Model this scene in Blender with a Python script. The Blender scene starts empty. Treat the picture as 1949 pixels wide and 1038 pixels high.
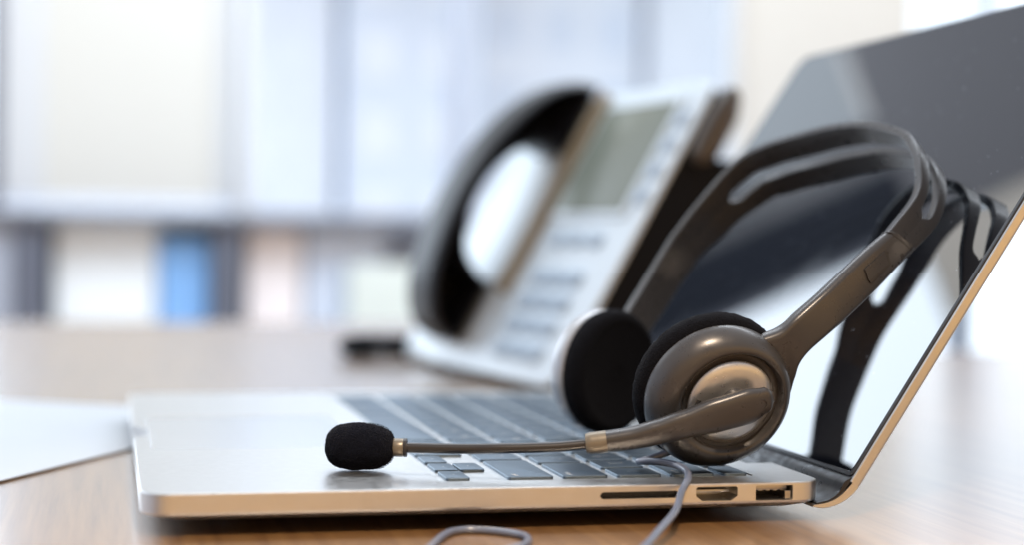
import bpy, bmesh, math, random
from mathutils import Vector, Matrix
R = math.radians
S = 0.001                      # everything below is written in millimetres
random.seed(7)
scene = bpy.context.scene
COL = scene.collection

# ------------------------------------------------------------------ camera
def cam_basis(yaw, pitch, roll):
    f = Vector((math.sin(yaw)*math.cos(pitch), math.cos(yaw)*math.cos(pitch), math.sin(pitch)))
    r = f.cross(Vector((0, 0, 1))).normalized(); u = r.cross(f)
    return r*math.cos(roll)+u*math.sin(roll), u*math.cos(roll)-r*math.sin(roll), f
cr, cu, cf = cam_basis(R(13.4187172), R(-1.33846031), R(0.93146307))
cd = bpy.data.cameras.new('camera'); cam = bpy.data.objects.new('camera', cd); COL.objects.link(cam)
M3 = Matrix((cr, cu, -cf)).transposed()
cam.matrix_world = Matrix.Translation(Vector((-9.778, -513.571, 79.826))*S) @ M3.to_4x4()
cd.sensor_width = 36; cd.lens = 3218.5/1949*36
cd.clip_start = 0.01; cd.clip_end = 60
cd.dof.use_dof = True; cd.dof.focus_distance = 0.563; cd.dof.aperture_fstop = 4.3
scene.camera = cam

# ------------------------------------------------------------------ world: light of the room around the desk
world = bpy.data.worlds.new('World'); scene.world = world; world.use_nodes = True
nt = world.node_tree; nt.nodes.clear()
def N(t, **k):
    n = nt.nodes.new(t)
    for a, b in k.items(): setattr(n, a, b)
    return n
out = N('ShaderNodeOutputWorld'); bg = N('ShaderNodeBackground'); nt.links.new(bg.outputs[0], out.inputs[0])
tc = N('ShaderNodeTexCoord'); sp = N('ShaderNodeSeparateXYZ'); nt.links.new(tc.outputs['Generated'], sp.inputs[0])
def ramp(src, stops):
    r = N('ShaderNodeValToRGB'); r.color_ramp.interpolation = 'EASE'
    el = r.color_ramp.elements
    while len(el) < len(stops): el.new(0.5)
    for e, (p, c) in zip(el, stops): e.position = p; e.color = (*c, 1)
    nt.links.new(src, r.inputs[0]); return r
def mapr(src, a, b):
    m = N('ShaderNodeMapRange'); m.inputs[1].default_value = a; m.inputs[2].default_value = b
    nt.links.new(src, m.inputs[0]); return m.outputs[0]
# horizontal part: warm room behind the camera, daylight ahead
mx_ = N('ShaderNodeMath', operation='MULTIPLY'); mx_.inputs[1].default_value = -.38; nt.links.new(sp.outputs['X'], mx_.inputs[0])
ad_ = N('ShaderNodeMath', operation='ADD'); nt.links.new(sp.outputs['Y'], ad_.inputs[0]); nt.links.new(mx_.outputs[0], ad_.inputs[1])
hr = ramp(mapr(ad_.outputs[0], -1.07, 1.07), [(0, (1.22, .72, .30)), (.18, (.90, .56, .27)), (.38, (.34, .32, .34)), (.60, (.62, .74, .95)), (1, (1.05, 1.18, 1.40))])
up = ramp(mapr(sp.outputs['Z'], -.2, 1), [(0, (0, 0, 0)), (.30, (0, 0, 0)), (.56, (1, 1, 1)), (1, (1, 1, 1))])
mx = N('ShaderNodeMix', data_type='RGBA'); nt.links.new(up.outputs[0], mx.inputs[0]); nt.links.new(hr.outputs[0], mx.inputs[6])
ur = ramp(mapr(sp.outputs['Y'], -1, 1), [(0, (.30, .31, .35)), (.40, (.55, .59, .66)), (.75, (1.15, 1.22, 1.34)), (1, (1.2, 1.28, 1.4))]); nt.links.new(ur.outputs[0], mx.inputs[7])
nt.links.new(mx.outputs[2], bg.inputs[0]); bg.inputs[1].default_value = 1.0

# ------------------------------------------------------------------ lamps
def area(name, loc, target, sx, sy, power, col):
    l = bpy.data.lights.new(name, 'AREA'); l.shape = 'RECTANGLE'; l.size = sx; l.size_y = sy; l.energy = power; l.color = col
    o = bpy.data.objects.new(name, l); COL.objects.link(o); o.location = loc
    o.rotation_euler = (Vector(target)-Vector(loc)).to_track_quat('-Z', 'Y').to_euler()
    return o
area('far_wall_fill', (0.9, 1.3, 2.0), (0.9, 2.6, -0.1), 3.0, 0.6, 62, (.86, .93, 1))  # unseen fill light added to brighten the far wall
area('daylight_lamp', (-1.6, 1.2, 1.5), (0.15, 0.05, 0), 1.2, 1.2, 5, (.80, .91, 1))
area('shelf_fill', (0.25, 1.6, 0.85), (0.15, 2.5, -0.08), 1.2, 0.25, 6, (.80, .90, 1))  # added fill for the cabinet bays, no fixture there
sl = bpy.data.lights.new('front_fill_spot', 'SPOT'); sl.energy = 36; sl.color = (1, .78, .57); sl.spot_size = R(30); sl.spot_blend = 1; sl.shadow_soft_size = .045
so = bpy.data.objects.new('front_fill_spot', sl); COL.objects.link(so); so.location = (0.10, -0.52, 0.74)  # warm spot added to brighten the desk front and give headset highlights
so.rotation_euler = (Vector((0.125, -0.03, 0))-Vector(so.location)).to_track_quat('-Z', 'Y').to_euler()
area('upper_wall_fill', (0.16, 2.20, 1.02), (0.16, 2.5, 1.42), 0.45, 0.10, 1.1, (1, .99, .97))  # added fill that makes a soft gradient in the screen reflection
scene.view_settings.view_transform = 'Standard'; scene.view_settings.look = 'None'
scene.view_settings.exposure = 0.1; scene.view_settings.gamma = 1; scene.view_settings.use_curve_mapping = False
scene.cycles.use_denoising = True
try: scene.cycles.denoiser = 'OPENIMAGEDENOISE'
except Exception: pass
scene.cycles.max_bounces = 8; scene.cycles.caustics_reflective = False; scene.cycles.caustics_refractive = False
scene.cycles.sample_clamp_indirect = 6

# ------------------------------------------------------------------ materials
def mat(name, col, rough=.5, metal=0, ior=None, emit=None, es=0, bump=None, vary=None, rvary=None, coat=0, spec=None, sheen=0):
    m = bpy.data.materials.new(name); m.use_nodes = True; t = m.node_tree; b = t.nodes['Principled BSDF']
    b.inputs['Base Color'].default_value = (*col, 1); b.inputs['Roughness'].default_value = rough; b.inputs['Metallic'].default_value = metal
    if ior: b.inputs['IOR'].default_value = ior
    if spec is not None: b.inputs['Specular IOR Level'].default_value = spec
    if coat: b.inputs['Coat Weight'].default_value = coat; b.inputs['Coat Roughness'].default_value = .08
    if sheen: b.inputs['Sheen Weight'].default_value = sheen; b.inputs['Sheen Roughness'].default_value = .6
    if emit: b.inputs['Emission Color'].default_value = (*emit, 1); b.inputs['Emission Strength'].default_value = es
    c = t.nodes.new('ShaderNodeTexCoord')
    def noise(sc, det=3):
        n = t.nodes.new('ShaderNodeTexNoise'); n.inputs['Scale'].default_value = sc; n.inputs['Detail'].default_value = det
        t.links.new(c.outputs['Object'], n.inputs['Vector']); return n
    if vary:                                   # (scale, amount)
        n = noise(vary[0]); r = t.nodes.new('ShaderNodeMapRange'); r.inputs[3].default_value = 1-vary[1]; r.inputs[4].default_value = 1+vary[1]
        t.links.new(n.outputs[0], r.inputs[0]); v = t.nodes.new('ShaderNodeVectorMath'); v.operation = 'SCALE'
        v.inputs[0].default_value = col; t.links.new(r.outputs[0], v.inputs['Scale']); t.links.new(v.outputs[0], b.inputs['Base Color'])
    if rvary:                                  # (scale, lo, hi)
        n = noise(rvary[0]); r = t.nodes.new('ShaderNodeMapRange'); r.inputs[1].default_value = .3; r.inputs[2].default_value = .7
        r.inputs[3].default_value = rvary[1]; r.inputs[4].default_value = rvary[2]
        t.links.new(n.outputs[0], r.inputs[0]); t.links.new(r.outputs[0], b.inputs['Roughness'])
    if bump:                                   # (scale, strength, distance)
        n = noise(bump[0], 4); bp = t.nodes.new('ShaderNodeBump'); bp.inputs['Strength'].default_value = bump[1]; bp.inputs['Distance'].default_value = bump[2]
        t.links.new(n.outputs[0], bp.inputs['Height']); t.links.new(bp.outputs[0], b.inputs['Normal'])
    return m

M = {}
M['aluminium'] = mat('aluminium', (.64, .635, .625), .34, 1, rvary=(300, .30, .40), bump=(4000, .04, .0001))
M['pad_glass'] = mat('trackpad_glass', (.66, .675, .70), .26, .9)
M['key'] = mat('key_plastic', (.010, .011, .014), .35, ior=2.7, bump=(5000, .05, .0001))
M['key'].node_tree.nodes['Principled BSDF'].inputs['Specular Tint'].default_value = (.60, .80, 1, 1)  # bluish sky reflection on the keys put into this tint
M['legend'] = mat('legend_paint', (.72, .74, .76), .5)
M['black'] = mat('black_plastic', (.012, .013, .017), .32, rvary=(200, .22, .5))
M['barrel'] = mat('hinge_plastic', (.03, .033, .04), .28, spec=.9)
M['port_dark'] = mat('port_interior', (.01, .01, .01), .5)
M['port_metal'] = mat('port_metal', (.42, .40, .37), .3, 1)
M['rubber'] = mat('rubber', (.015, .015, .016), .7)
M['gasket'] = mat('gasket', (.03, .034, .042), .4)
M['headset'] = mat('headset_plastic', (.056, .055, .057), .31, 0.25, rvary=(260, .26, .34), bump=(14000, .10, .00006), spec=.6, vary=(300, .05))
M['groove'] = mat('headset_groove', (.035, .033, .032), .45)
M['cap'] = mat('cap_metal', (.60, .60, .60), .30, .85, rvary=(700, .27, .36), bump=(5000, .04, .0001))
M['pearl'] = mat('pearl_plastic', (.42, .43, .45), .3, .55)
M['pad'] = mat('ear_foam', (.004, .0045, .007), .95, bump=(1500, .9, .0006), spec=.08, sheen=.015, vary=(900, .5))
M['foam'] = mat('mic_foam', (.004, .0055, .012), 1, bump=(1800, 1, .0008), spec=.08, sheen=.04, vary=(1600, .6))
M['stem'] = mat('stem_rubber', (.028, .025, .024), .30, spec=.5)
M['collar'] = mat('collar_plastic', (.19, .165, .125), .33, .3)
M['cable'] = mat('cable_vinyl', (.13, .155, .22), .3, spec=.8)
M['paper'] = mat('paper', (.62, .65, .68), .6, vary=(20, .03))
M['phone_face'] = mat('phone_silver', (.82, .93, 1.0), .32, .05, spec=.8)
M['phone_dark'] = mat('phone_black', (.007, .008, .011), .75, spec=.2)
M['handset'] = mat('handset_black', (.009, .009, .012), .42, spec=.4, vary=(30, .2))
M['lcd'] = mat('lcd', (.25, .285, .24), .25)
M['phone_key'] = mat('phone_key', (.46, .57, .68), .45)
M['ridge'] = mat('cradle_plastic', (.34, .27, .17), .4)  # tan holds the warm light reflected on the ridge
M['knob'] = mat('knob_plastic', (.10, .085, .07), .4)
M['wall'] = mat('wall_paint', (.62, .625, .60), .9, vary=(3, .04))
M['blind'] = mat('blind_cloth', (.60, .615, .595), .9, emit=(1, 1, .97), es=.03)  # faint glow stands in for daylight coming through the cloth
M['frame'] = mat('window_frame', (.40, .45, .55), .5)
M['frame_dark'] = mat('dark_frame', (.12, .14, .19), .5)
M['pale_blue'] = mat('pale_blue', (.62, .71, .86), .7, vary=(8, .08))
M['pale_white'] = mat('pale_white', (.88, .94, 1.0), .7, vary=(8, .05))
M['blue'] = mat('blue_board', (.22, .46, .86), .6, vary=(14, .2))
M['peach'] = mat('peach_board', (.88, .85, .88), .7, vary=(12, .06))
M['green_white'] = mat('green_white', (.68, .76, .74), .7, vary=(12, .1))
M['facade_blue'] = mat('facade_blue', (.66, .71, .80), .7, vary=(8, .08))
M['facade_white'] = mat('facade_white', (.75, .78, .84), .7, vary=(8, .05))
M['rail_grey'] = mat('rail_grey', (.60, .64, .68), .7)
M['binder_white'] = mat('binder_white', (.86, .94, 1.0), .6, vary=(6, .03))
M['ledge_grey'] = mat('ledge_grey', (.20, .22, .27), .5)
M['navy'] = mat('navy_metal', (.09, .14, .25), .5)
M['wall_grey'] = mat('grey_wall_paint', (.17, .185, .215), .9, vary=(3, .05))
M['mirror_card_grey'] = mat('grey_card', (.22, .24, .27), .8, vary=(5, .2))
M['mirror_card'] = mat('dark_card', (.02, .028, .045), .8, vary=(5, .2))
M['floor'] = mat('floor', (.55, .55, .55), .5, vary=(2, .1))

# screen glass: near-black mirror with smudges and specks of dust
def screen_material():
    m = bpy.data.materials.new('screen_glass'); m.use_nodes = True; t = m.node_tree; b = t.nodes['Principled BSDF']
    b.inputs['IOR'].default_value = 2.7
    c = t.nodes.new('ShaderNodeTexCoord')
    v = t.nodes.new('ShaderNodeTexVoronoi'); v.inputs['Scale'].default_value = 420; t.links.new(c.outputs['Object'], v.inputs['Vector'])
    wn = t.nodes.new('ShaderNodeTexWhiteNoise'); t.links.new(v.outputs['Position'], wn.inputs['Vector'])
    lt = t.nodes.new('ShaderNodeMath'); lt.operation = 'MULTIPLY'; lt.inputs[1].default_value = .16
    pw = t.nodes.new('ShaderNodeMath'); pw.operation = 'POWER'; pw.inputs[1].default_value = 5; t.links.new(wn.outputs['Value'], pw.inputs[0])
    t.links.new(pw.outputs[0], lt.inputs[0])
    cmp_ = t.nodes.new('ShaderNodeMath'); cmp_.operation = 'LESS_THAN'; t.links.new(v.outputs['Distance'], cmp_.inputs[0]); t.links.new(lt.outputs[0], cmp_.inputs[1])
    mixc = t.nodes.new('ShaderNodeMix'); mixc.data_type = 'RGBA'; mixc.inputs[6].default_value = (.003, .004, .007, 1); mixc.inputs[7].default_value = (.30, .33, .38, 1)
    t.links.new(cmp_.outputs[0], mixc.inputs[0]); t.links.new(mixc.outputs[2], b.inputs['Base Color'])
    n = t.nodes.new('ShaderNodeTexNoise'); n.inputs['Scale'].default_value = 26; n.inputs['Detail'].default_value = 5; t.links.new(c.outputs['Object'], n.inputs['Vector'])
    r = t.nodes.new('ShaderNodeMapRange'); r.inputs[1].default_value = .52; r.inputs[2].default_value = .75; r.inputs[3].default_value = .02; r.inputs[4].default_value = .05
    t.links.new(n.outputs[0], r.inputs[0]); t.links.new(r.outputs[0], b.inputs['Roughness'])
    return m
M['screen'] = screen_material()

def wood_material():
    m = bpy.data.materials.new('oak_veneer'); m.use_nodes = True; t = m.node_tree; b = t.nodes['Principled BSDF']
    c = t.nodes.new('ShaderNodeTexCoord'); mp = t.nodes.new('ShaderNodeMapping'); mp.inputs['Rotation'].default_value = (0, 0, R(-8)); mp.inputs['Scale'].default_value = (210, 7, 1)
    t.links.new(c.outputs['Object'], mp.inputs[0])
    n = t.nodes.new('ShaderNodeTexNoise'); n.inputs['Scale'].default_value = 1; n.inputs['Detail'].default_value = 6; n.inputs['Roughness'].default_value = .65
    t.links.new(mp.outputs[0], n.inputs['Vector'])
    r = t.nodes.new('ShaderNodeValToRGB'); e = r.color_ramp.elements
    e[0].position = .30; e[0].color = (.21, .092, .028, 1); e[1].position = .66; e[1].color = (.41, .215, .075, 1)
    t.links.new(n.outputs[0], r.inputs[0])
    n2 = t.nodes.new('ShaderNodeTexNoise'); n2.inputs['Scale'].default_value = 5; t.links.new(c.outputs['Object'], n2.inputs['Vector'])
    mx = t.nodes.new('ShaderNodeMix'); mx.data_type = 'RGBA'; mx.blend_type = 'MULTIPLY'; mx.inputs[0].default_value = .35
    t.links.new(r.outputs[0], mx.inputs[6]); t.links.new(n2.outputs[0], mx.inputs[7]); t.links.new(mx.outputs[2], b.inputs['Base Color'])
    b.inputs['Roughness'].default_value = .36; b.inputs['IOR'].default_value = 1.8
    b.inputs['Coat Weight'].default_value = 1; b.inputs['Coat Roughness'].default_value = .24; b.inputs['Coat IOR'].default_value = 2.45
    bp = t.nodes.new('ShaderNodeBump'); bp.inputs['Strength'].default_value = .012; bp.inputs['Distance'].default_value = .0002
    t.links.new(n.outputs[0], bp.inputs['Height']); t.links.new(bp.outputs[0], b.inputs['Normal'])
    return m
M['wood'] = wood_material()

def sky_material(name, k):
    m = bpy.data.materials.new(name); m.use_nodes = True; t = m.node_tree; t.nodes.clear()
    o = t.nodes.new('ShaderNodeOutputMaterial'); e = t.nodes.new('ShaderNodeEmission'); t.links.new(e.outputs[0], o.inputs[0])
    e.inputs[0].default_value = (.77, .88, 1, 1); e.inputs[1].default_value = k
    return m
M['sky'] = sky_material('daylight_sky', 2.6)
M['fill_glow'] = sky_material('fill_pane_glow', 1.2)
M['sky_bright'] = sky_material('bright_daylight', 3.9)
M['sky_soft'] = sky_material('frosted_daylight', 1.7)

# ------------------------------------------------------------------ object helpers
def link(name, me, m, parent=None, loc=None):
    o = bpy.data.objects.new(name, me); COL.objects.link(o)
    if m is not None:
        me.materials.clear(); me.materials.append(m)
    if parent: o.parent = parent
    return o
def finish(bm, name, m, parent=None, smooth=True, angle=35):
    bmesh.ops.recalc_face_normals(bm, faces=bm.faces)
    bmesh.ops.scale(bm, vec=(S, S, S), verts=bm.verts)
    me = bpy.data.meshes.new(name); bm.to_mesh(me); bm.free()
    if smooth:
        me.polygons.foreach_set('use_smooth', [True]*len(me.polygons)); me.set_sharp_from_angle(angle=R(angle))
    return link(name, me, m, parent)
def thing(name, label, cat, loc=(0, 0, 0), group=None):
    o = bpy.data.objects.new(name, None); COL.objects.link(o); o.empty_display_size = .02
    o['label'] = label; o['category'] = cat
    if group: o['group'] = group
    return o
def tag(o, label, cat, group=None):
    o['label'] = label; o['category'] = cat
    if group: o['group'] = group
    return o
def box(bm, x0, x1, y0, y1, z0, z1, bev=0, seg=2):
    r = bmesh.ops.create_cube(bm, size=1); vs = r['verts']
    for v in vs:
        v.co = Vector(((x0+x1)/2+v.co.x*(x1-x0), (y0+y1)/2+v.co.y*(y1-y0), (z0+z1)/2+v.co.z*(z1-z0)))
    if bev:
        es = list({e for v in vs for e in v.link_edges}); bmesh.ops.bevel(bm, geom=es, offset=bev, segments=seg, affect='EDGES', profile=.5)
    return bm
def mbox(name, m, parent, x0, x1, y0, y1, z0, z1, bev=0, seg=2):
    return finish(box(bmesh.new(), x0, x1, y0, y1, z0, z1, bev, seg), name, m, parent, angle=12)
def rrect(x0, x1, y0, y1, r, n=8, rs=None):
    rs = rs or (r, r, r, r); pts = []                 # corner order: x1y1, x0y1, x0y0, x1y0
    for (cx, cy, a0, rr) in ((x1, y1, 0, rs[0]), (x0, y1, 90, rs[1]), (x0, y0, 180, rs[2]), (x1, y0, 270, rs[3])):
        sx = 1 if cx == x1 else -1; sy = 1 if cy == y1 else -1
        for i in range(n+1):
            a = R(a0+90*i/n); pts.append((cx-sx*rr+rr*math.cos(a), cy-sy*rr+rr*math.sin(a)))
    return pts
def rings(bm, loops, cap0=True, cap1=True):
    L = [[bm.verts.new(p) for p in lp] for lp in loops]; n = len(L[0])
    for a, b in zip(L, L[1:]):
        for i in range(n): bm.faces.new((a[i], a[(i+1) % n], b[(i+1) % n], b[i]))
    if cap0: bm.faces.new(L[0][::-1])
    if cap1: bm.faces.new(L[-1])
    return L
def prism(bm, pts, f, h0, h1):
    """extrude a 2-D outline between two heights; f(a,b,h) gives the 3-D point"""
    return rings(bm, [[f(a, b, h0) for a, b in pts], [f(a, b, h1) for a, b in pts]])
def frame(axis, ref=Vector((0, 0, 1))):
    a = Vector(axis).normalized(); x = ref.cross(a)
    x = x.normalized() if x.length > 1e-6 else Vector((1, 0, 0)); y = a.cross(x); return x, y, a
def lathe(bm, prof, origin, axis, n=72, sx=1, sy=1):
    x, y, a = frame(axis); o0 = Vector(origin)
    loops = []
    for r, h, *sh_ in prof:
        o = o0+(x*sh_[0]+y*sh_[1] if sh_ else Vector((0, 0, 0)))
        loops.append([o+a*h+x*(r*sx*math.cos(2*math.pi*i/n))+y*(r*sy*math.sin(2*math.pi*i/n)) for i in range(n)])
    rings(bm, loops, True, True)
def spline(P, n, closed=False):
    P = [Vector(p) for p in P]; out = []
    for i in range(len(P)-1):
        p0 = P[i-1] if i else P[0]*2-P[1]; p1 = P[i]; p2 = P[i+1]; p3 = P[i+2] if i+2 < len(P) else P[-1]*2-P[-2]
        for k in range(n):
            t = k/n
            out.append(.5*((2*p1)+(p2-p0)*t+(2*p0-5*p1+4*p2-p3)*t*t+(3*p1-p0-3*p2+p3)*t**3))
    out.append(P[-1]); return out
def tube(bm, pts, rad, n=16, flat=None):
    """rad: number or list"""
    pts = [Vector(p) for p in pts]; ref = None; loops = []
    for i, p in enumerate(pts):
        t = (pts[min(i+1, len(pts)-1)]-pts[max(i-1, 0)]).normalized()
        if ref is None: ref = t.orthogonal().normalized()
        ref = (ref-t*ref.dot(t)).normalized(); b = t.cross(ref)
        r = rad[i] if isinstance(rad, (list, tuple)) else rad
        loops.append([p+ref*(r*math.cos(2*math.pi*k/n))+b*(r*math.sin(2*math.pi*k/n)) for k in range(n)])
    rings(bm, loops)
def boolean(o, cutters):
    dg = bpy.context.evaluated_depsgraph_get()
    for c in cutters:
        md = o.modifiers.new('cut', 'BOOLEAN'); md.object = c; md.solver = 'EXACT'; md.operation = 'DIFFERENCE'
    bpy.context.view_layer.update(); dg = bpy.context.evaluated_depsgraph_get()
    me = bpy.data.meshes.new_from_object(o.evaluated_get(dg)); o.modifiers.clear(); old = o.data; o.data = me
    me.set_sharp_from_angle(angle=R(14))
    for c in cutters: bpy.data.objects.remove(c)

# ================================================================== THE SETTING
f_ = bmesh.new(); box(f_, -6000, 7000, -3000, 6500, -760, -740)
fl = finish(f_, 'floor', M['floor'], smooth=False); fl['kind'] = 'structure'
TZ = -13.5
b_ = bmesh.new()
prism(b_, [(-1500, -700), (1500, -700), (1500, 838), (900, 792), (640, 775), (560, 810), (470, 1190), (-1500, 1150)], lambda a, b, h: (a, b, h), TZ-28, TZ)
tag(finish(b_, 'desk', M['wood'], smooth=False), 'glossy oak veneer desk the laptop stands on', 'desk')

# far wall: y = 2500, openings seen out of focus
WY = 2500
o = mbox('wall', M['wall'], None, 1133, 1500, WY, WY+60, -740, 2300); tag(o, 'cream wall strip between the pale window and the bright window', 'wall')
o = mbox('wall', M['wall'], None, -1400, -212, WY, WY+60, 1216, 2300); tag(o, 'beige wall above the tall left window, mirrored in the screen', 'wall')
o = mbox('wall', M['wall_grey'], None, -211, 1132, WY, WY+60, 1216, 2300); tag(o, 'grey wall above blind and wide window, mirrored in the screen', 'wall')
o = mbox('wall', M['wall'], None, 1501, 3200, WY, WY+60, 900, 2300); tag(o, 'beige wall above the bright window behind the laptop lid', 'wall')
sk = mbox('sky', M['sky'], None, -3500, 5500, 5200, 5210, -740, 4200); sk['kind'] = 'structure'

# left of the frame: bright window, seen mirrored in the screen
w1 = thing('window', 'bright tall window at the far left edge, mirrored in the screen', 'window')
mbox('frame', M['frame_dark'], w1, -215, -192, WY-25, WY+30, -740, 1214, 3)
mbox('frame', M['frame'], w1, -1400, -1370, WY-20, WY+30, -740, 1214, 3)
g = mbox('pane', M['sky_bright'], w1, -1369, -216, WY+5, WY+10, 130, 1210)
mbox('sill', M['pale_white'], w1, -1369, -216, WY-10, WY+30, -740, 128, 3)

# cream roller blind
bl = thing('roller_blind', 'cream roller blind lit by daylight, far left behind the desk', 'blind')
mbox('cloth', M['blind'], bl, -190, 206, WY, WY+4, 128, 640)
mbox('side_strip', M['rail_grey'], bl, -190, -120, WY-8, WY-2, 128, 638, 3)  # grey strips that tone down both edges of the cloth
mbox('side_strip', M['rail_grey'], bl, 172, 206, WY-8, WY-2, 128, 638, 3)
mbox('bottom_rail', M['pale_blue'], bl, -190, 206, WY-6, WY-1, 112, 127, 3)
mbox('head_rail', M['rail_grey'], bl, -190, 206, WY-10, WY+6, 641, 665, 3)
cu_ = thing('mirror_card', 'dark strip added beside the bright window to darken the screen reflection', 'mirror_card')  # unseen dark strip, added to shape the reflection in the screen
bmx = bmesh.new()
pts = [(-190+i*4, WY-30+8*math.sin(i*1.1)) for i in range(32)]
prism(bmx, pts+[(p[0], p[1]+6) for p in pts[::-1]], lambda a, b, h: (a, b, h), 610, 1210)
finish(bmx, 'cloth', M['mirror_card'], cu_)
bmx = bmesh.new()
pts = [(-64+i*4, WY-30+8*math.sin(i*1.1)) for i in range(24)]
prism(bmx, pts+[(p[0], p[1]+6) for p in pts[::-1]], lambda a, b, h: (a, b, h), 640, 1210)
finish(bmx, 'grey_strip', M['mirror_card_grey'], cu_)  # added grey strip, softens the reflected step from dark to bright

fill_w = thing('window', 'added glowing pane above the blind, mirrored in the screen', 'window')  # unseen emitter added to lighten the screen reflection and the desk glare
mbox('pane', M['fill_glow'], fill_w, -188, 204, WY+6, WY+10, 668, 1206)
mbox('frame', M['rail_grey'], fill_w, -188, 204, WY, WY+5, 1196, 1214, 2)
def panel(name, label, cat, m, x0, x1, z0, z1, y=WY+12, d=30, grp=None):
    o = mbox(name, m, None, x0, x1, y, y+d, z0, z1, 4); tag(o, label, cat, grp); return o
# wide window: mullions, and the pale buildings beyond it
w2 = thing('window', 'wide pale window behind the phone with a grey-blue mullion', 'window')
mbox('mullion', M['frame'], w2, 586, 612, WY-30, WY+30, 104, 1214, 4)
mbox('mullion', M['rail_grey'], w2, 207, 234, WY-30, WY+30, 104, 1214, 4)
mbox('mullion', M['rail_grey'], w2, 1112, 1132, WY-30, WY+30, 104, 1214, 4)
mbox('sill', M['frame'], w2, 235, 1111, WY-40, WY+30, 92, 112, 4)
def building(label, m, x0, x1, z1, y, wm, cols, z0=-740):
    t = thing('building', label, 'building')
    mbox('wall', m, t, x0, x1, y, y+200, z0, z1)
    step = (x1-x0)/cols
    for i in range(cols):
        for zz in range(int(z1)-160, 60, -190):
            mbox('window', wm, t, x0+step*(i+.2), x0+step*(i+.8), y-6, y-1, zz, zz+110)
    return t
building('pale white building seen through the window beside the blind', M['facade_white'], 300, 520, 900, 3600, M['facade_white'], 2)
building('low light blue building seen left of the grey-blue mullion', M['facade_blue'], 540, 860, 800, 3560, M['facade_white'], 2)
building('tall lavender building seen above the phone', M['facade_white'], 900, 1330, 900, 3700, M['facade_blue'], 3)
building('whitish building seen between phone and laptop lid', M['facade_white'], 1345, 1600, 850, 3650, M['facade_white'], 2)

# low cabinet under the sill with what stands in its open bays
cb = thing('cabinet', 'low open cabinet with dark posts under the window sill', 'cabinet')
mbox('counter_top', M['ledge_grey'], cb, -300, 1130, WY-80, WY+200, 91, 109, 4)
mbox('post', M['frame_dark'], cb, -165, -112, WY-60, WY+200, -740, 90.5, 4)
mbox('post', M['frame_dark'], cb, 166, 212, WY-60, WY+200, -740, 90.5, 4)
mbox('back_panel', M['frame'], cb, -212, 700, WY+205, WY+215, -740, 90)
mbox('side_panel', M['frame'], cb, -300, -168, WY-50, WY+200, -740, 90.5)
panel('binder', 'wide pale binder between the dark posts', 'binder', M['binder_white'], -100, 72, -740, 92, WY-20, 150)
panel('storage_box', 'blue storage box beside the dark post', 'box', M['blue'], 76, 160, -740, 62, WY-30, 150)
panel('storage_box', 'peach coloured box to the right of the dark post', 'box', M['peach'], 226, 322, -740, 84, WY-20, 150)
panel('storage_box', 'light blue box left of the phone', 'box', M['pale_blue'], 330, 470, -740, 84, WY-20, 150)
panel('storage_box', 'greenish white box hidden partly by the phone', 'box', M['green_white'], 400, 560, -740, 20, WY-60, 30)
# right side
w3 = thing('window', 'bright window behind the laptop lid at upper right', 'window')
mbox('pane', M['sky_soft'], w3, 1502, 3100, WY+20, WY+24, -740, 899)
mbox('frame', M['frame'], w3, 1640, 1664, WY-20, WY+15, 80, 898, 3)
mbox('sill', M['frame'], w3, 1502, 3100, WY-10, WY+15, 60, 80, 4)
tag(mbox('post', M['navy'], None, 1000, 1024, 1380, 1396, -740, 190, 3), 'slim dark blue post behind the desk at right', 'post')

# ================================================================== LAPTOP
lap = thing('laptop', 'open silver laptop with black keys, lid tilted back', 'laptop')
HX, LA = 228.256, 0.57545
sa, ca = math.sin(LA), math.cos(LA)
BX, BY = 219.5, 314.0
bm = bmesh.new(); loops = []
for d, z in ((.5, 0), (.12, -.12), (0, -.5), (0, -6.0), (.35, -6.7), (2.0, -7.6), (7, -9.0), (16, -10.4), (34, -11.2)):
    dd = min(d, 30); loops.append([(x, y, z) for x, y in rrect(dd, BX-dd*.9, dd, BY-dd, max(9.5-d*.3, 5), 10)])
rings(bm, loops)
base = finish(bm, 'base_body', M['aluminium'], lap, angle=12)
def cutter(bm): return finish(bm, 'cutter', None, None, smooth=False)
cs = []
c = bmesh.new(); prism(c, rrect(93.6, 200.6, 14.4, 297.4, 2.5, 5), lambda a, b, h: (a, b, h), -.35, 3); cs.append(cutter(c))
c = bmesh.new(); prism(c, rrect(5.5, 82, 104.5, 209.5, 2.5, 5), lambda a, b, h: (a, b, h), -.25, 3); cs.append(cutter(c))
c = bmesh.new(); box(c, 209.5, 240, 45, 269, -20, 5); cs.append(cutter(c))
c = bmesh.new(); prism(c, [(142.6, -3.4), (143.2, -2.4), (144, -2.15), (168, -2.15), (168.8, -2.4), (169.4, -3.4), (168.8, -4.2), (168, -4.4), (144, -4.4), (143.2, -4.2)], lambda a, b, h: (a, h, b), -3, 22); cs.append(cutter(c))
c = bmesh.new(); prism(c, [(174.9, -1.6), (175.5, -1.1), (188.5, -1.1), (189.1, -1.6), (189.1, -4.1), (186.9, -5.7), (177.1, -5.7), (174.9, -4.1)], lambda a, b, h: (a, h, b), -3, 14); cs.append(cutter(c))
c = bmesh.new(); prism(c, rrect(195.3, 208.2, -5.9, -1.0, .5, 3), lambda a, b, h: (a, h, b), -3, 14); cs.append(cutter(c))
# finger notch in the middle of the front edge
c = bmesh.new(); lathe(c, [(40, -3), (40, 1.5)], (-33.5, 157, 0), (0, 0, 1), 64); cs.append(cutter(c))
boolean(base, cs)
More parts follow.
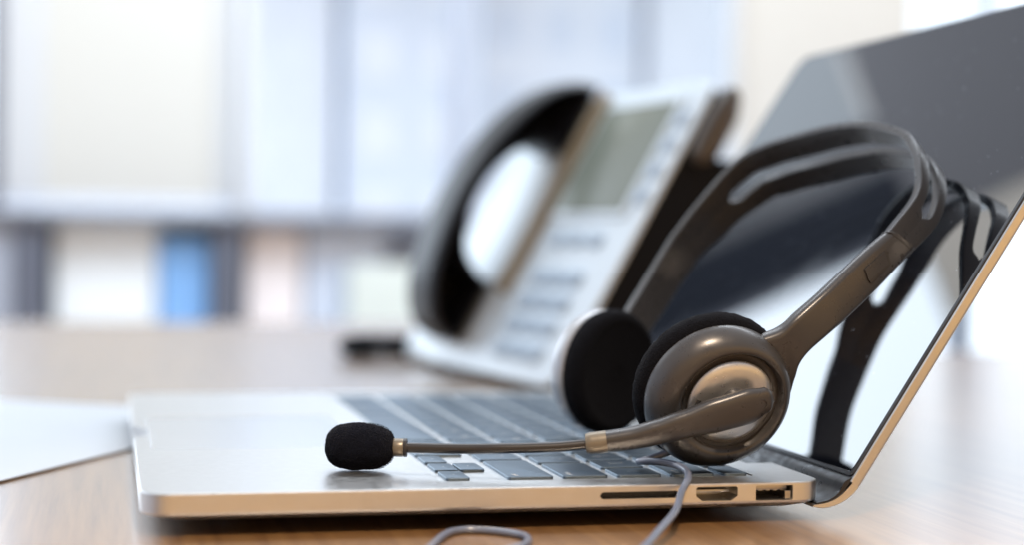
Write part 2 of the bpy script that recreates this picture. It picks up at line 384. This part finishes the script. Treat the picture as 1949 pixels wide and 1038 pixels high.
# ports: sockets inside the cut-outs
c = bmesh.new(); box(c, 176.3, 187.7, 4.5, 12.5, -3.6, -2.6, .2); box(c, 174.95, 189.05, 12.6, 13.8, -5.6, -1.2); finish(c, 'hdmi_socket', M['port_metal'], lap)
c = bmesh.new(); box(c, 196.4, 207.2, 3.0, 12.6, -2.9, -1.3, .15)
for i in range(4): box(c, 197.6+i*2.5, 198.9+i*2.5, 3.2, 11, -3.15, -2.92)
usb = finish(c, 'usb_socket', M['port_metal'], lap)
mbox('socket_wall', M['port_dark'], usb, 195.4, 208.1, 12.7, 13.8, -5.8, -1.1)
mbox('contact_plate', M['port_metal'], usb, 205.9, 207.9, 1.2, 12.5, -5.7, -3.0, .1)
mbox('card_slot', M['port_dark'], lap, 142.9, 169.2, 3.2, 20, -4.3, -2.25)
mbox('trackpad', M['pad_glass'], lap, 5.8, 81.7, 104.8, 209.2, -1.4, -.08, .2)
for fx in (34, 186):
    for fy in (38, 276):
        c = bmesh.new(); lathe(c, [(7, TZ+.0), (7.6, TZ+.6), (7.6, -11.0)], (fx, fy, 0), (0, 0, 1), 32); finish(c, 'rubber_foot', M['rubber'], lap)
# hinge bar
c = bmesh.new(); lathe(c, [(4.0, 46), (4.6, 46.8), (4.6, 267.2), (4.0, 268)], (215.3, 0, -4.4), (0, 1, 0), 40); finish(c, 'hinge_bar', M['barrel'], lap)

# ---- keys
KX = [96.4]; K2 = 116.9; P = 18.49
U = 19.0
def key(x0, x1, y0, y1, text, parent=lap, small=False, align='c'):
    c = bmesh.new()
    lp = [[(x, y, -.34) for x, y in rrect(x0, x1, y0, y1, 1.3, 4)], [(x, y, .42) for x, y in rrect(x0, x1, y0, y1, 1.3, 4)],
          [(x, y, .60) for x, y in rrect(x0+.16, x1-.16, y0+.16, y1-.16, 1.2, 4)], [(x, y, .64) for x, y in rrect(x0+.45, x1-.45, y0+.45, y1-.45, 1.1, 4)]]
    rings(c, lp); k = finish(c, 'key', M['key'], parent, angle=8)
    if text:
        cu = bpy.data.curves.new('legend', 'FONT'); cu.body = text; cu.size = (2.7 if len(text) > 2 or small else 4.2)*S
        cu.align_x = {'c': 'CENTER', 'r': 'RIGHT', 'l': 'LEFT'}[align]; cu.align_y = 'CENTER'; cu.extrude = 0
        t = bpy.data.objects.new('tmp', cu); COL.objects.link(t); dg = bpy.context.evaluated_depsgraph_get()
        me = bpy.data.meshes.new_from_object(t.evaluated_get(dg)); bpy.data.objects.remove(t); bpy.data.curves.remove(cu)
        l = link('legend', me, M['legend'], k)
        xc, yc = (x0+x1)/2, (y0+y1)/2
        if align == 'r': yc = y0+2; xc = x0+3.2
        if align == 'l': yc = y1-2; xc = x0+3.2
        l.location = Vector((xc, yc, .672))*S; l.rotation_euler = (0, 0, R(-90))
    return k
def row(x0, h, ks, y=17.5):
    for w, text, al in ks:
        if text != 'skip': key(x0, x0+h, y, y+w*U-2.9, text, align=al, small=(h < 9))
        y += w*U
X1 = 96.4
key(X1, X1+7.9, 17.5, 33.6, '\u25b8', small=True); key(X1, X1+7.9, 36.5, 52.6, '\u25be', small=True); key(X1, X1+7.9, 55.5, 71.6, '\u25c2', small=True)
key(X1+8.7, X1+16.9, 36.5, 52.6, '\u25b4', small=True)
row(X1, 16.9, [(1, 'option', 'r'), (1.25, 'command', 'r'), (5, None, 'c'), (1.25, 'command', 'l'), (1, 'option', 'l'), (1, 'control', 'l'), (1, 'fn', 'l')], 17.5+3*U)
cc = lambda s: [(1, k, 'c') for k in s]
row(K2, 15.2, [(2.25, 'shift', 'r')]+[(1, k, 'c') for k in ['?\n/', '>\n.', '<\n,', 'M', 'N', 'B', 'V', 'C', 'X', 'Z']]+[(2.25, 'shift', 'l')])
row(K2+P, 15.2, [(1.75, 'return', 'r')]+[(1, k, 'c') for k in ['"\n\'', ':\n;', 'L', 'K', 'J', 'H', 'G', 'F', 'D', 'S', 'A']]+[(1.75, 'caps lock', 'l')])
row(K2+2*P, 15.2, [(1, '|\n\\', 'c'), (1, '}\n]', 'c'), (1, '{\n[', 'c')]+cc('POIUYTREWQ')+[(1.5, 'tab', 'l')])
row(K2+3*P, 15.2, [(1.5, 'delete', 'r')]+[(1, k, 'c') for k in ['+\n=', '_\n-', ')\n0', '(\n9', '*\n8', '&\n7', '^\n6', '%\n5', '$\n4', '#\n3', '@\n2', '!\n1', '~\n`']])
row(K2+4*P, 8.3, [(14.5/14, k, 'c') for k in ['', 'F12', 'F11', 'F10', 'F9', 'F8', 'F7', 'F6', 'F5', 'F4', 'F3', 'F2', 'F1', 'esc']])

# ---- lid
def LP(s, y, t=0):      # s up the lid, y across, t = depth behind the glass plane
    return Vector((HX+s*sa+t*ca, y, s*ca-t*sa))
LL = 208.0
bm = bmesh.new()
outl = rrect(0, LL, .8, 313.2, 9, 10, rs=(9, .05, .05, 9))
ins = lambda e: rrect(0, LL-e, .8+e, 313.2-e, 9, 10, rs=(9-e, .05, .05, 9-e))
rings(bm, [[LP(a, b, t) for a, b in pts] for t, pts in ((.75, ins(.5)), (1.0, ins(.1)), (1.25, ins(0)), (3.6, ins(0)), (4.3, ins(.25)), (4.75, ins(1.0)), (4.9, ins(2.4)))])
# curved lower end of the shell (a thick strip following a J)
outer = [LP(0, 0, 4.7), Vector((231.4, 0, -3.6)), Vector((228.2, 0, -6.4)), Vector((224.0, 0, -8.4)), Vector((219.6, 0, -9.2)), Vector((215.6, 0, -8.6))]
inner = [LP(0, 0, 1.6), Vector((228.0, 0, -2.6)), Vector((225.6, 0, -4.9)), Vector((222.6, 0, -6.6)), Vector((219.4, 0, -7.5)), Vector((216.0, 0, -7.9))]
outer = [Vector((p.x, 0, p.z)) for p in spline(outer, 6)]; inner = [Vector((p.x, 0, p.z)) for p in spline(inner, 6)]
prof = [(p.x, p.z) for p in outer]+[(p.x, p.z) for p in inner[::-1]]
n = len(outer)
loops = []
prof_i = [(p.x*.8+q.x*.2, p.z*.8+q.z*.2) for p, q in zip(outer, inner)]+[(p.x, p.z) for p in inner[::-1]]
for y, pf in ((.8, prof_i), (1.7, prof), (312.3, prof), (313.2, prof_i)): loops.append([Vector((a, y, b)) for a, b in pf])
rings(bm, loops, False, False)
vs = bm.verts[:]; bm.verts.ensure_lookup_table()
base_i = len(bm.verts)-4*len(prof)
for side in (0, 1):
    o0 = base_i+side*3*len(prof)
    for i in range(n-1):
        bm.faces.new([bm.verts[o0+i], bm.verts[o0+i+1], bm.verts[o0+2*n-2-i], bm.verts[o0+2*n-1-i]])
shell = finish(bm, 'lid_shell', M['aluminium'], lap, angle=14)
# gasket and glass
bm = bmesh.new(); gi = lambda e: rrect(1.6+e, LL-.6-e, 1.4+e, 312.6-e, 8.2, 10, rs=(8.4, 2.2, 2.2, 8.4))
rings(bm, [[LP(a, b, t) for a, b in gi(e)] for t, e in ((1.3, 0), (.25, 0), (.05, .25))]); gk = finish(bm, 'gasket', M['gasket'], shell)
bm = bmesh.new()
rings(bm, [[LP(a, b, t) for a, b in gi(e)] for t, e in ((.9, 1.3), (0, 1.3), (-.12, 1.5))]); finish(bm, 'screen_glass', M['screen'], lap, angle=10)
# black plastic between glass and hinge
cov = [Vector((p.x, 0, p.z)) for p in spline([LP(1.5, 0, .6), Vector((226.9, 0, -.6)), Vector((225.4, 0, -3.4)), Vector((223.4, 0, -5.3)), Vector((221.0, 0, -6.5)), Vector((217.2, 0, -7.3))], 6)]
cov2 = [Vector((p.x, 0, p.z)) for p in spline([LP(1.5, 0, 1.5), Vector((228.2, 0, -1.6)), Vector((226.2, 0, -4.4)), Vector((223.6, 0, -6.1)), Vector((221.0, 0, -7.05)), Vector((217.0, 0, -7.8))], 6)]
bm = bmesh.new(); lo = []
for y in (1.3, 312.7): lo.append([Vector((p.x, y, p.z)) for p in cov]+[Vector((p.x, y, p.z)) for p in cov2[::-1]])
rings(bm, lo, False, False); bm.verts.ensure_lookup_table(); m_ = len(cov)
for side in (0, 1):
    o0 = side*2*m_
    for i in range(m_-1): bm.faces.new([bm.verts[o0+i], bm.verts[o0+i+1], bm.verts[o0+2*m_-2-i], bm.verts[o0+2*m_-1-i]])
finish(bm, 'hinge_cover', M['black'], lap, angle=40)

# ================================================================== HEADSET
hs = thing('headset', 'dark grey headset with microphone boom leaning on the laptop screen', 'headset')
W = Vector((.74, .18, -.645)).normalized()
E_arm = [(185.8, 20.1, 37.7), (194.4, 18.4, 42.7), (202.5, 16.9, 46.0), (208.9, 15.6, 48.7), (214.2, 15.0, 53.7), (223.2, 16.0, 61.0), (231.8, 18.5, 67.7), (241.9, 22.0, 75.3), (253.0, 27.0, 82.6)]
L_arm = [(208.0, 32.1, 11.3), (214.0, 29.1, 18.5), (216.5, 25.5, 26.4), (217.0, 21.9, 33.5), (218.3, 17.8, 40.1), (225.5, 17.0, 46.7), (234.9, 19.5, 53.4), (247.2, 23.0, 63.0), (263.5, 29.0, 76.4)]
E_band = [(253.0, 27.0, 82.6), (267.6, 36.0, 95.9), (272.4, 44.0, 106.5), (274.7, 53.0, 113.9), (276.2, 66.0, 119.6), (274.3, 91.0, 124.0), (268.7, 110.0, 124.1), (261.0, 126.0, 121.4), (251.6, 139.0, 117.5), (242.6, 148.0, 110.9), (229.0, 154.0, 93.9), (217.4, 153.0, 79.6)]
E_far = [(217.4, 153.0, 79.6), (205.5, 147.0, 63.3), (192.2, 136.0, 47.6), (184.5, 128.0, 37.6)]
def loft(path, widths, thick, bias=0, name='arm', m=None, slot=None, other=None, nsub=10, parent=hs, rnd=.9, cap=True):
    """path: lower-width edge points; the strip spreads along W by widths[i]; slot=(t0,t1,half width)"""
    E = spline(path, nsub); L = [0]
    for a, b in zip(E, E[1:]): L.append(L[-1]+(b-a).length)
    tot = L[-1]; Ts = [l/tot for l in L]
    k = len(path)-1
    O = spline(other, nsub) if other else None
    def wid(i):
        q = i/nsub; j = min(int(q), k-1); f = q-j; f = f*f*(3-2*f); return widths[j]*(1-f)+widths[j+1]*f
    def th(i):
        if not isinstance(thick, (list, tuple)): return thick
        q = i/nsub; j = min(int(q), k-1); f = q-j; return thick[j]*(1-f)+thick[j+1]*f
    bm = bmesh.new()
    if slot is None:
        lo = []
        for i, e in enumerate(E):
            T = (E[min(i+1, len(E)-1)]-E[max(i-1, 0)]).normalized(); w = ((O[i]-e).normalized() if O else (W-T*W.dot(T)).normalized())
            if O: T = ((O[min(i+1, len(E)-1)]+E[min(i+1, len(E)-1)])-(O[max(i-1, 0)]+E[max(i-1, 0)])).normalized()
            o = w.cross(T).normalized()
            ww, t = ((O[i]-e).length if O else wid(i)), th(i); r = min(rnd, t*.45)
            c = [(e+w*(a)+o*(b)) for a, b in rrect(-t*.12, ww, -t/2, t/2, min(rnd, t*.48), 5)]
            lo.append(c)
        rings(bm, lo); return finish(bm, name, m, parent, angle=40)
    t0, t1, hw = slot
    def bar(side):
        lo = []
        for i, e in enumerate(E):
            T = (E[min(i+1, len(E)-1)]-E[max(i-1, 0)]).normalized(); w = (W-T*W.dot(T)).normalized(); o = w.cross(T)
            ww, t = wid(i), th(i); s = Ts[i]; d = min(s-t0, t1-s)*tot
            h = 0 if d <= 0 else hw*min(1, math.sqrt(max(0, 1-(1-min(d, hw*1.4)/(hw*1.4))**2)))
            mid = ww*.5
            a0, a1 = (-t*.1, mid-h) if side == 0 else (mid+h, ww)
            rr = min(rnd, t*.45)
            if d <= 0:      # closed section: overlap the halves smoothly
                a0, a1 = (-t*.1, mid+1e-3) if side == 0 else (mid-1e-3, ww)
                rs = (.02, rr, rr, .02) if side == 0 else (rr, .02, .02, rr)
            else: rs = (rr*.9,)*4
            # rrect corner order x1y1, x0y1, x0y0, x1y0
            lo.append([e+w*a+o*b for a, b in rrect(a0, a1, -t/2, t/2, rr, 4, rs=rs)])
        rings(bm, lo)
    bar(0); bar(1)
    return finish(bm, name, m, parent, angle=40)
arm1 = loft(E_arm, [11]*9, [4, 5, 6, 6.4, 6.2, 5.8, 5.3, 4.9, 4.8], name='arm', m=M['headset'], rnd=2.4, other=L_arm)
band = loft(E_band, [12, 13.5, 16, 18, 20.5, 24, 26, 26.5, 25.5, 23, 18.5, 15.5], 3.3, name='headband', m=M['headset'], slot=(.085, .86, 2.8), nsub=16, rnd=.55)
arm2 = loft(E_far, [15.5, 14, 13, 14], [3.4, 4.2, 4.6, 5], name='arm', m=M['headset'], rnd=.8)

def cup(pc, ax, near):
    a = Vector(ax).normalized(); pc = Vector(pc); x, y, _ = frame(a)
    Rp = 27.0 if near else 24.6; SX = 1 if x.x > 0 else -1
    c = bmesh.new()
    if near: shell_p = [(3, 3, SX*.3, -.2), (25.0, 3.0, SX*.4, -.3), (25.5, 4.2, SX*.6, -.6), (25.4, 6.2, SX*1.0, -1), (24.8, 8.4, SX*1.4, -1.2), (23.4, 10.4, SX*1.8, -1.2), (21.6, 11.8, SX*2.3, -1), (20.2, 12.4, SX*2.8, -.8), (19.0, 12.4, SX*3.2, -.5), (18.2, 11.8, SX*3.5, -.4), (17.6, 10.4, SX*3.7, -.3), (16.6, 9.4, SX*3.8, -.3), (3, 9.4, SX*3.8, -.3)]
    else: shell_p = [(3, 3), (23.6, 3), (24.2, 4.2), (23.9, 7), (22.4, 10.2), (19.5, 12.8), (15, 14.6), (9, 15.6), (2, 15.9)]
    lathe(c, shell_p, pc, a, 96); sh = finish(c, 'ear_cup', M['headset'] if near else M['pearl'], hs, angle=50)
    c = bmesh.new()
    pr = [(2, -4.2), (9, -4.3), (15, -4.9), (20, -5.6), (Rp-4.2, -5.8), (Rp-1.6, -4.8), (Rp-.3, -2.6), (Rp, 0), (Rp-.5, 2.0), (Rp-2.0, 3.6), (Rp-4, 4.1), (2, 4.1)]
    lathe(c, pr, pc, a, 128)
    bmesh.ops.subdivide_edges(c, edges=[e for e in c.edges if e.calc_length() > 2.2], cuts=1, use_grid_fill=True)
    for v in c.verts:
        v.co += (v.co-pc).normalized()*random.uniform(-.18, .18)
    finish(c, 'ear_pad', M['pad'], sh, angle=180)
    if near:
        c = bmesh.new(); off = pc+x*(3.4*SX)-y*.3
        lathe(c, [(3, 8.8), (17.6, 8.8), (17.9, 9.6), (17.5, 10.0), (16.2, 10.1), (15.6, 9.8), (3, 9.8)], off, a, 96); finish(c, 'groove_ring', M['groove'], sh, angle=50)
        c = bmesh.new(); lathe(c, [(3, 9.6), (14.9, 9.7), (15.1, 10.6), (14.4, 11.5), (12.5, 12.3), (9, 13.1), (5, 13.5), (1, 13.6)], off, a, 96); cap = finish(c, 'cap', M['cap'], sh, angle=50)
        return sh, cap, a, x, y, off
    return sh
sh, cap, na, nx, ny, noff = cup((188.6, 27, 28.6), (.05, -.92, -.36), True)
cup((181.5, 121.5, 26.0), (-.53, .845, .05), False)
# yoke that joins the far arm to the far cup
c = bmesh.new(); tube(c, spline([(189, 133, 44), (184, 132.5, 37), (178.5, 131.5, 30), (176, 130.5, 25)], 6), [5.4]*13+[5, 4.6, 4.2, 3.6, 3, 2.2], 16); finish(c, 'yoke', M['headset'], arm2)
# pivot disc peeking out over the boom, and the small slot in the cap
def on_cap(px, py, h): return noff+nx*px+ny*py+na*h
c = bmesh.new(); lathe(c, [(1, 12.6), (5.6, 12.6), (5.7, 17.6), (5.3, 18.2), (1, 18.3)], on_cap(.3, 1.0, 0), na, 48); finish(c, 'pivot', M['headset'], sh)
c = bmesh.new(); tube(c, [on_cap(px, py, 12.1) for px, py in ((-12.0, 1.8), (-12.9, -1.6))], .8, 10); finish(c, 'vent_slot', M['groove'], cap)

# slider window in the near arm
Wn = W
def arm_frame(q):
    E = spline(E_arm, 10); i = int(q*(len(E)-1)); e = E[i]; T = (E[min(i+1, len(E)-1)]-E[max(i-1, 0)]).normalized(); O = spline(L_arm, 10); w = (O[i]-e).normalized(); return e, T, w, w.cross(T).normalized()
e, T, w, o_ = arm_frame(.885)
sgn = 1 if o_.y < 0 else -1
def plate(name, m, parent, t0, t1, a0, a1, h0, h1):
    c = bmesh.new(); prism(c, rrect(t0, t1, a0, a1, .4, 3), lambda p, q, h: e+T*p+w*q+o_*sgn*h, h0, h1); return finish(c, name, m, parent)
plate('slider_window', M['groove'], arm1, -4.5, 7.6, 3.9, 9.2, 1.8, 2.80)
plate('slider', M['headset'], arm1, -4.9, 6.3, 3.6, 8.2, 1.8, 2.92)
# seam collar where the arm meets the band
e, T, w, o_ = arm_frame(.999)
c = bmesh.new(); prism(c, rrect(-.6, 11.6, -2.5, 2.5, 1.2, 4), lambda a, b, h: e+w*a+o_*b+T*h, -.1, .45); finish(c, 'seam', M['groove'], arm1)

# ---- microphone boom
# arm of the boom: flattened ellipse sections
bp = [(203.4, 7.2, 27.4), (200.5, 6.8, 26.2), (194, 6.6, 24.0), (184, 7.4, 21.2), (174, 9.2, 18.2), (165, 11.4, 15.4), (156, 14.2, 13.0), (144, 18, 11.2)]
brz = [2.2, 4.7, 6.4, 6.1, 4.9, 4.2, 3.7, 3.3]; bry = [1.0, 2.2, 2.9, 3.0, 3.1, 3.1, 3.1, 3.2]
def flat_tube(bm, P, rz, ry, n=28, sub=8):
    E = spline(P, sub); k = len(P)-1; lo = []
    for i, e in enumerate(E):
        q = i/sub; j = min(int(q), k-1); f = q-j; f = f*f*(3-2*f)
        a = rz[j]*(1-f)+rz[j+1]*f; b = ry[j]*(1-f)+ry[j+1]*f
        T = (E[min(i+1, len(E)-1)]-E[max(i-1, 0)]).normalized(); o = (na-T*na.dot(T)).normalized(); z = T.cross(o)
        loop = []
        for s in range(n):
            t = 2*math.pi*s/n; cx, cy = math.cos(t), math.sin(t)
            p = 2/2.6; loop.append(e+z*(a*math.copysign(abs(cx)**p, cx))+o*(b*math.copysign(abs(cy)**p, cy)))
        lo.append(loop)
    rings(bm, lo)
c = bmesh.new(); flat_tube(c, bp, brz, bry); boom = finish(c, 'mic_boom', M['headset'], hs, angle=50)
# oval line pressed into the boom head
c = bmesh.new(); T0 = (Vector(bp[1])-Vector(bp[3])).normalized(); o0 = (na-T0*na.dot(T0)).normalized(); z0 = T0.cross(o0)
cen = Vector((193.6, 6.6, 24.0))+o0*2.55
tube(c, [cen+T0*(7.0*math.cos(t))+z0*(3.2*math.sin(t))-o0*(.012*(7*math.cos(t))**2+.045*(3.2*math.sin(t))**2) for t in [2*math.pi*i/48 for i in range(49)]], .16, 6); finish(c, 'oval_line', M['groove'], boom)
c = bmesh.new(); sec = spline([(149.5, 16.2, 11.95), (146, 17.3, 11.4), (143.0, 18.3, 11.05)], 4)
tube(c, sec, [3.72]*4+[3.68]*3+[3.5, 3.3], 32); finish(c, 'boom_ring', M['collar'], boom)
c = bmesh.new(); tube(c, spline([(146, 17.2, 11.3), (135, 20.5, 9.9), (124, 24, 9.15), (115, 27, 8.75), (107.6, 30, 8.35), (97, 34, 8.1), (86.2, 38, 8.0), (80, 39.6, 7.95)], 8), 1.72, 24)
stem = finish(c, 'boom_stem', M['stem'], hs)
c = bmesh.new(); ax_ = (Vector((86.2, 38, 8.0))-Vector((72.4, 42, 7.9))).normalized()
lathe(c, [(1, 0), (2.9, 0), (3.05, .3), (3.05, 3.6), (2.9, 3.9), (1, 3.9)], Vector((82.2, 39.2, 7.97)), ax_, 40); col_ = finish(c, 'collar', M['collar'], hs)
c = bmesh.new(); lathe(c, [(1, 0), (3.05, 0), (3.15, .2), (3.15, .8), (3.0, 1.0), (1, 1.0)], Vector((82.2, 39.2, 7.97))+ax_*3.95, ax_, 40); finish(c, 'collar_rim', M['stem'], col_)
# foam windshield: dense sphere squared off, roughened with pores
from mathutils import noise as mnoise
c = bmesh.new(); bmesh.ops.create_icosphere(c, subdivisions=7, radius=1)
fx, fy, fa = frame(ax_); fc = Vector((72.0, 42.0, 8.1))
for v in c.verts:
    d = v.co.normalized(); q = 2.75
    s = (abs(d.x)**2.2+abs(d.y)**2.2)
    s = (s**(q/2.2)+abs(d.z)**q)**(-1/q)
    p = d*s; px, py, pz = p.x*7.75, p.y*7.75, p.z*11.4
    k = 1-.07*max(0, pz/11.4)                       # a little slimmer to the boom side
    pos = fc+fx*px*k+fy*py*k+fa*pz
    nn = (fx*p.x/7.75+fy*p.y/7.75+fa*p.z/11.4).normalized()
    h = mnoise.noise(pos*3.1)*.2+mnoise.noise(pos*6.1)*.16+mnoise.noise(pos*.35)*.3
    v.co = pos+nn*h
    if v.co.z < .35: v.co.z = .35+(v.co.z-.35)*.15
foam = finish(c, 'mic_foam', M['foam'], hs, angle=180)
# loose fibres standing off the foam
c = bmesh.new()
for i in range(5200):
    d = Vector((random.gauss(0, 1), random.gauss(0, 1), random.gauss(0, 1))).normalized(); s = ((abs(d.x)**2.2+abs(d.y)**2.2)**(2.75/2.2)+abs(d.z)**2.75)**(-1/2.75); p = d*s
    pos = fc+fx*p.x*7.75+fy*p.y*7.75+fa*p.z*11.4; nn = (fx*p.x/7.75+fy*p.y/7.75+fa*p.z/11.4).normalized()
    if pos.z < 1.0: continue
    nn = (nn+Vector((random.uniform(-.6, .6), random.uniform(-.6, .6), random.uniform(-.6, .6)))).normalized(); t = nn.orthogonal().normalized()*.07; u = nn.cross(t)
    l = random.uniform(.15, .55); a = [c.verts.new(pos+t), c.verts.new(pos-t*.5+u*.9), c.verts.new(pos-t*.5-u*.9)]; tip = c.verts.new(pos+nn*l)
    for i2 in range(3): c.faces.new((a[i2], a[(i2+1) % 3], tip))
finish(c, 'foam_fibre', M['foam'], foam)

# ---- cable: out of the near cup, over the laptop's edge, down to the desk
cab = spline([(181, 27, 9.0), (173, 31, 5.2), (165.6, 29.6, 3.4), (164.6, 26, 3.9), (168.6, 20.5, 4.4), (173.2, 15.5, 3.9), (174.2, 8, 3.0), (171.6, -1.0, 1.7), (167.6, -6.5, -1.6), (161, -20, -5.2), (151, -35, -8.2), (141, -50, -10.6), (129, -66, -12.1),
              (116, -80, -12.3), (100, -82, -12.3), (92, -66, -12.3), (97, -45, -12.3), (110, -32, -12.3), (114, -17, -12.3), (106, -6.5, -12.3), (97, -4, -12.3), (90, -12, -12.3), (80, -36, -12.3), (60, -80, -12.3), (20, -140, -12.3), (-60, -220, -12.3)], 8)
c = bmesh.new(); tube(c, cab, 1.2, 14); finish(c, 'cable', M['cable'], hs)

# ================================================================== DESK PHONE
ph = thing('desk_phone', 'silver office desk phone with black handset behind the laptop', 'telephone')
po = Vector((237, 417, -8)); yw, tl = .18, .52
pw = Vector((-math.sin(yw), math.cos(yw), 0)); pb = Vector((math.cos(yw), math.sin(yw), 0)); phh = pb*math.sin(tl)+Vector((0, 0, 1))*math.cos(tl); pk = phh.cross(pw)
if pk.x > 0: pk = -pk
def PP(u, v, k=0): return po+pw*u+phh*v+pk*k
def pbox(name, m, parent, u0, u1, v0, v1, k0, k1, r=3, e=1):
    c = bmesh.new(); lo = []
    for k, d in ((k0, 0), (k1-e, 0), (k1-e*.3, e*.3), (k1, e)):
        lo.append([PP(a, b, k) for a, b in rrect(u0+d, u1-d, v0+d, v1-d, max(r-d, .3), 6)])
    rings(c, lo); return finish(c, name, m, parent)
pbox('face_plate', M['phone_face'], ph, 0, 255, 0, 210, -3, 0, 16, 1.5)
pbox('body', M['phone_dark'], ph, 2, 253, 3, 208, -26, -3.2, 14, 2)
# stand: wedge from the back of the body to the desk
c = bmesh.new()
zs = [PP(0, 12, -24), PP(0, 150, -24), PP(0, 150, -24)+pb*26, Vector((0, 0, 0))]
a_, b_2 = PP(0, 14, -24), PP(0, 168, -24)
foot = Vector((b_2.x, b_2.y, TZ+.2))+pb*18; foot2 = Vector((a_.x, a_.y, TZ+.2))
foot = Vector((b_2.x, b_2.y, TZ+.2))+pb*40
lo = [[q+pw*u for q in (a_, b_2, b_2+pb*36, foot, foot2)] for u in (5, 240)]
rings(c, lo); finish(c, 'stand', M['phone_dark'], ph, smooth=False)
scr = pbox('display_bezel', M['phone_face'], ph, 20, 125, 112, 200, .0, 3, 4, 1)
pbox('display', M['lcd'], scr, 25, 121, 116, 194, 3.0, 3.6, 2, .3)
for i in range(4):
    for j in range(3): pbox('phone_key', M['phone_key'], ph, 34+j*24, 52+j*24, 12+i*17, 23+i*17, .1, 3.5, 4, 1)
for i in range(4): pbox('line_key', M['phone_key'], ph, 8, 18, 122+i*18, 132+i*18, .1, 3, 3, 1)
for i in range(3): pbox('menu_key', M['phone_key'], ph, 34+i*26, 52+i*26, 92, 101, .1, 3, 4, 1)
pbox('cradle_ridge', M['ridge'], ph, 129, 136, 55, 206, .1, 9, 3, 2)
pbox('cradle', M['phone_face'], ph, 139, 214, 14, 206, .1, 3, 8, 1)
# handset: one arched bar with two cups
oc = [(14, 6), (13, 18), (20, 32), (38, 44), (62, 51), (95, 55.5), (127, 54.5), (155, 49.5), (181, 41), (200, 29), (211, 14), (212, 4)]
ic = [(160, 4), (158, 14), (153, 26), (142, 35), (124, 41.5), (104, 43), (86, 39.5), (70, 31), (62, 18), (60, 6)]
ocs = [(p.x, p.y) for p in spline([(a, b, 0) for a, b in oc], 5)]; ics = [(p.x, p.y) for p in spline([(a, b, 0) for a, b in ic], 5)]
outline = ocs+ics
c = bmesh.new()
cx_ = sum(p[0] for p in outline)/len(outline); 
def inset(pts, d):
    out = []
    n = len(pts)
    for i in range(n):
        a, b, cc_ = Vector(pts[i-1]), Vector(pts[i]), Vector(pts[(i+1) % n]); t = (cc_-a).normalized(); nrm = Vector((t.y, -t.x)); out.append((b.x+nrm.x*d, b.y+nrm.y*d))
    return out
ar = sum(outline[i-1][0]*outline[i][1]-outline[i][0]*outline[i-1][1] for i in range(len(outline)))
sg = -1 if ar > 0 else 1
lo = []
for u, d in ((146, 4.5), (147.5, 2), (151, .5), (156, 0), (184, 0), (189, .5), (192.5, 2), (194, 4.5)):
    lo.append([PP(u, a, b) for a, b in inset(outline, d*sg)])
rings(c, lo, False, False); c.verts.ensure_lookup_table(); nn_ = len(outline)
bmesh.ops.triangle_fill(c, use_beauty=True, edges=[e for e in c.edges if e.is_boundary])
finish(c, 'handset', M['handset'], ph, angle=60)
c = bmesh.new(); tube(c, [PP(-4, v, -12) for v in (158, 162, 175, 190, 204, 209)], [3, 7, 8.5, 8.5, 7, 3], 20); finish(c, 'tilt_knob', M['knob'], ph)

# tangled handset cord on the desk, left of the phone
c = bmesh.new(); pts = []
cx0, cy0 = 188, 700
for i in range(520):
    t = i/520; a = t*2*math.pi*1.6; ccx, ccy = cx0+32*math.cos(a)*(1-.25*t), cy0+40*math.sin(a)*(1-.3*t)
    k = i*2*math.pi/9; pts.append((ccx+5*math.cos(k)*math.cos(a), ccy+5*math.cos(k)*math.sin(a), TZ+8+5*math.sin(k)+3*t))
tube(c, pts, 1.7, 6)
tag(finish(c, 'handset_cord', M['phone_dark'], None), 'black coiled cord bunched on the desk left of the phone', 'phone cord')

# ================================================================== PAPER
def sheet(name, label, z, ang, dx, dy, th=.12):
    c = bmesh.new(); d = Vector((.476, .88)); d.rotate(Matrix.Rotation(ang, 2)); pnl = Vector((-d.y, d.x)); o = Vector((-1+dx, 204+dy))
    A = o+d*150; B = o-d*147; pts = [A, A+pnl*210, B+pnl*210, B]
    prism(c, [(p.x, p.y) for p in pts], lambda a, b, h: (a, b, h), z, z+th); return tag(finish(c, name, M['paper'], smooth=False), label, 'paper')
sheet('paper_sheet', 'white paper sheet on top of the pile beside the laptop', TZ+.95, 0, 0, 0)
sheet('paper_pad', 'thin pad of white paper under the top sheet', TZ+.05, R(-1.2), .4, 0, .85)
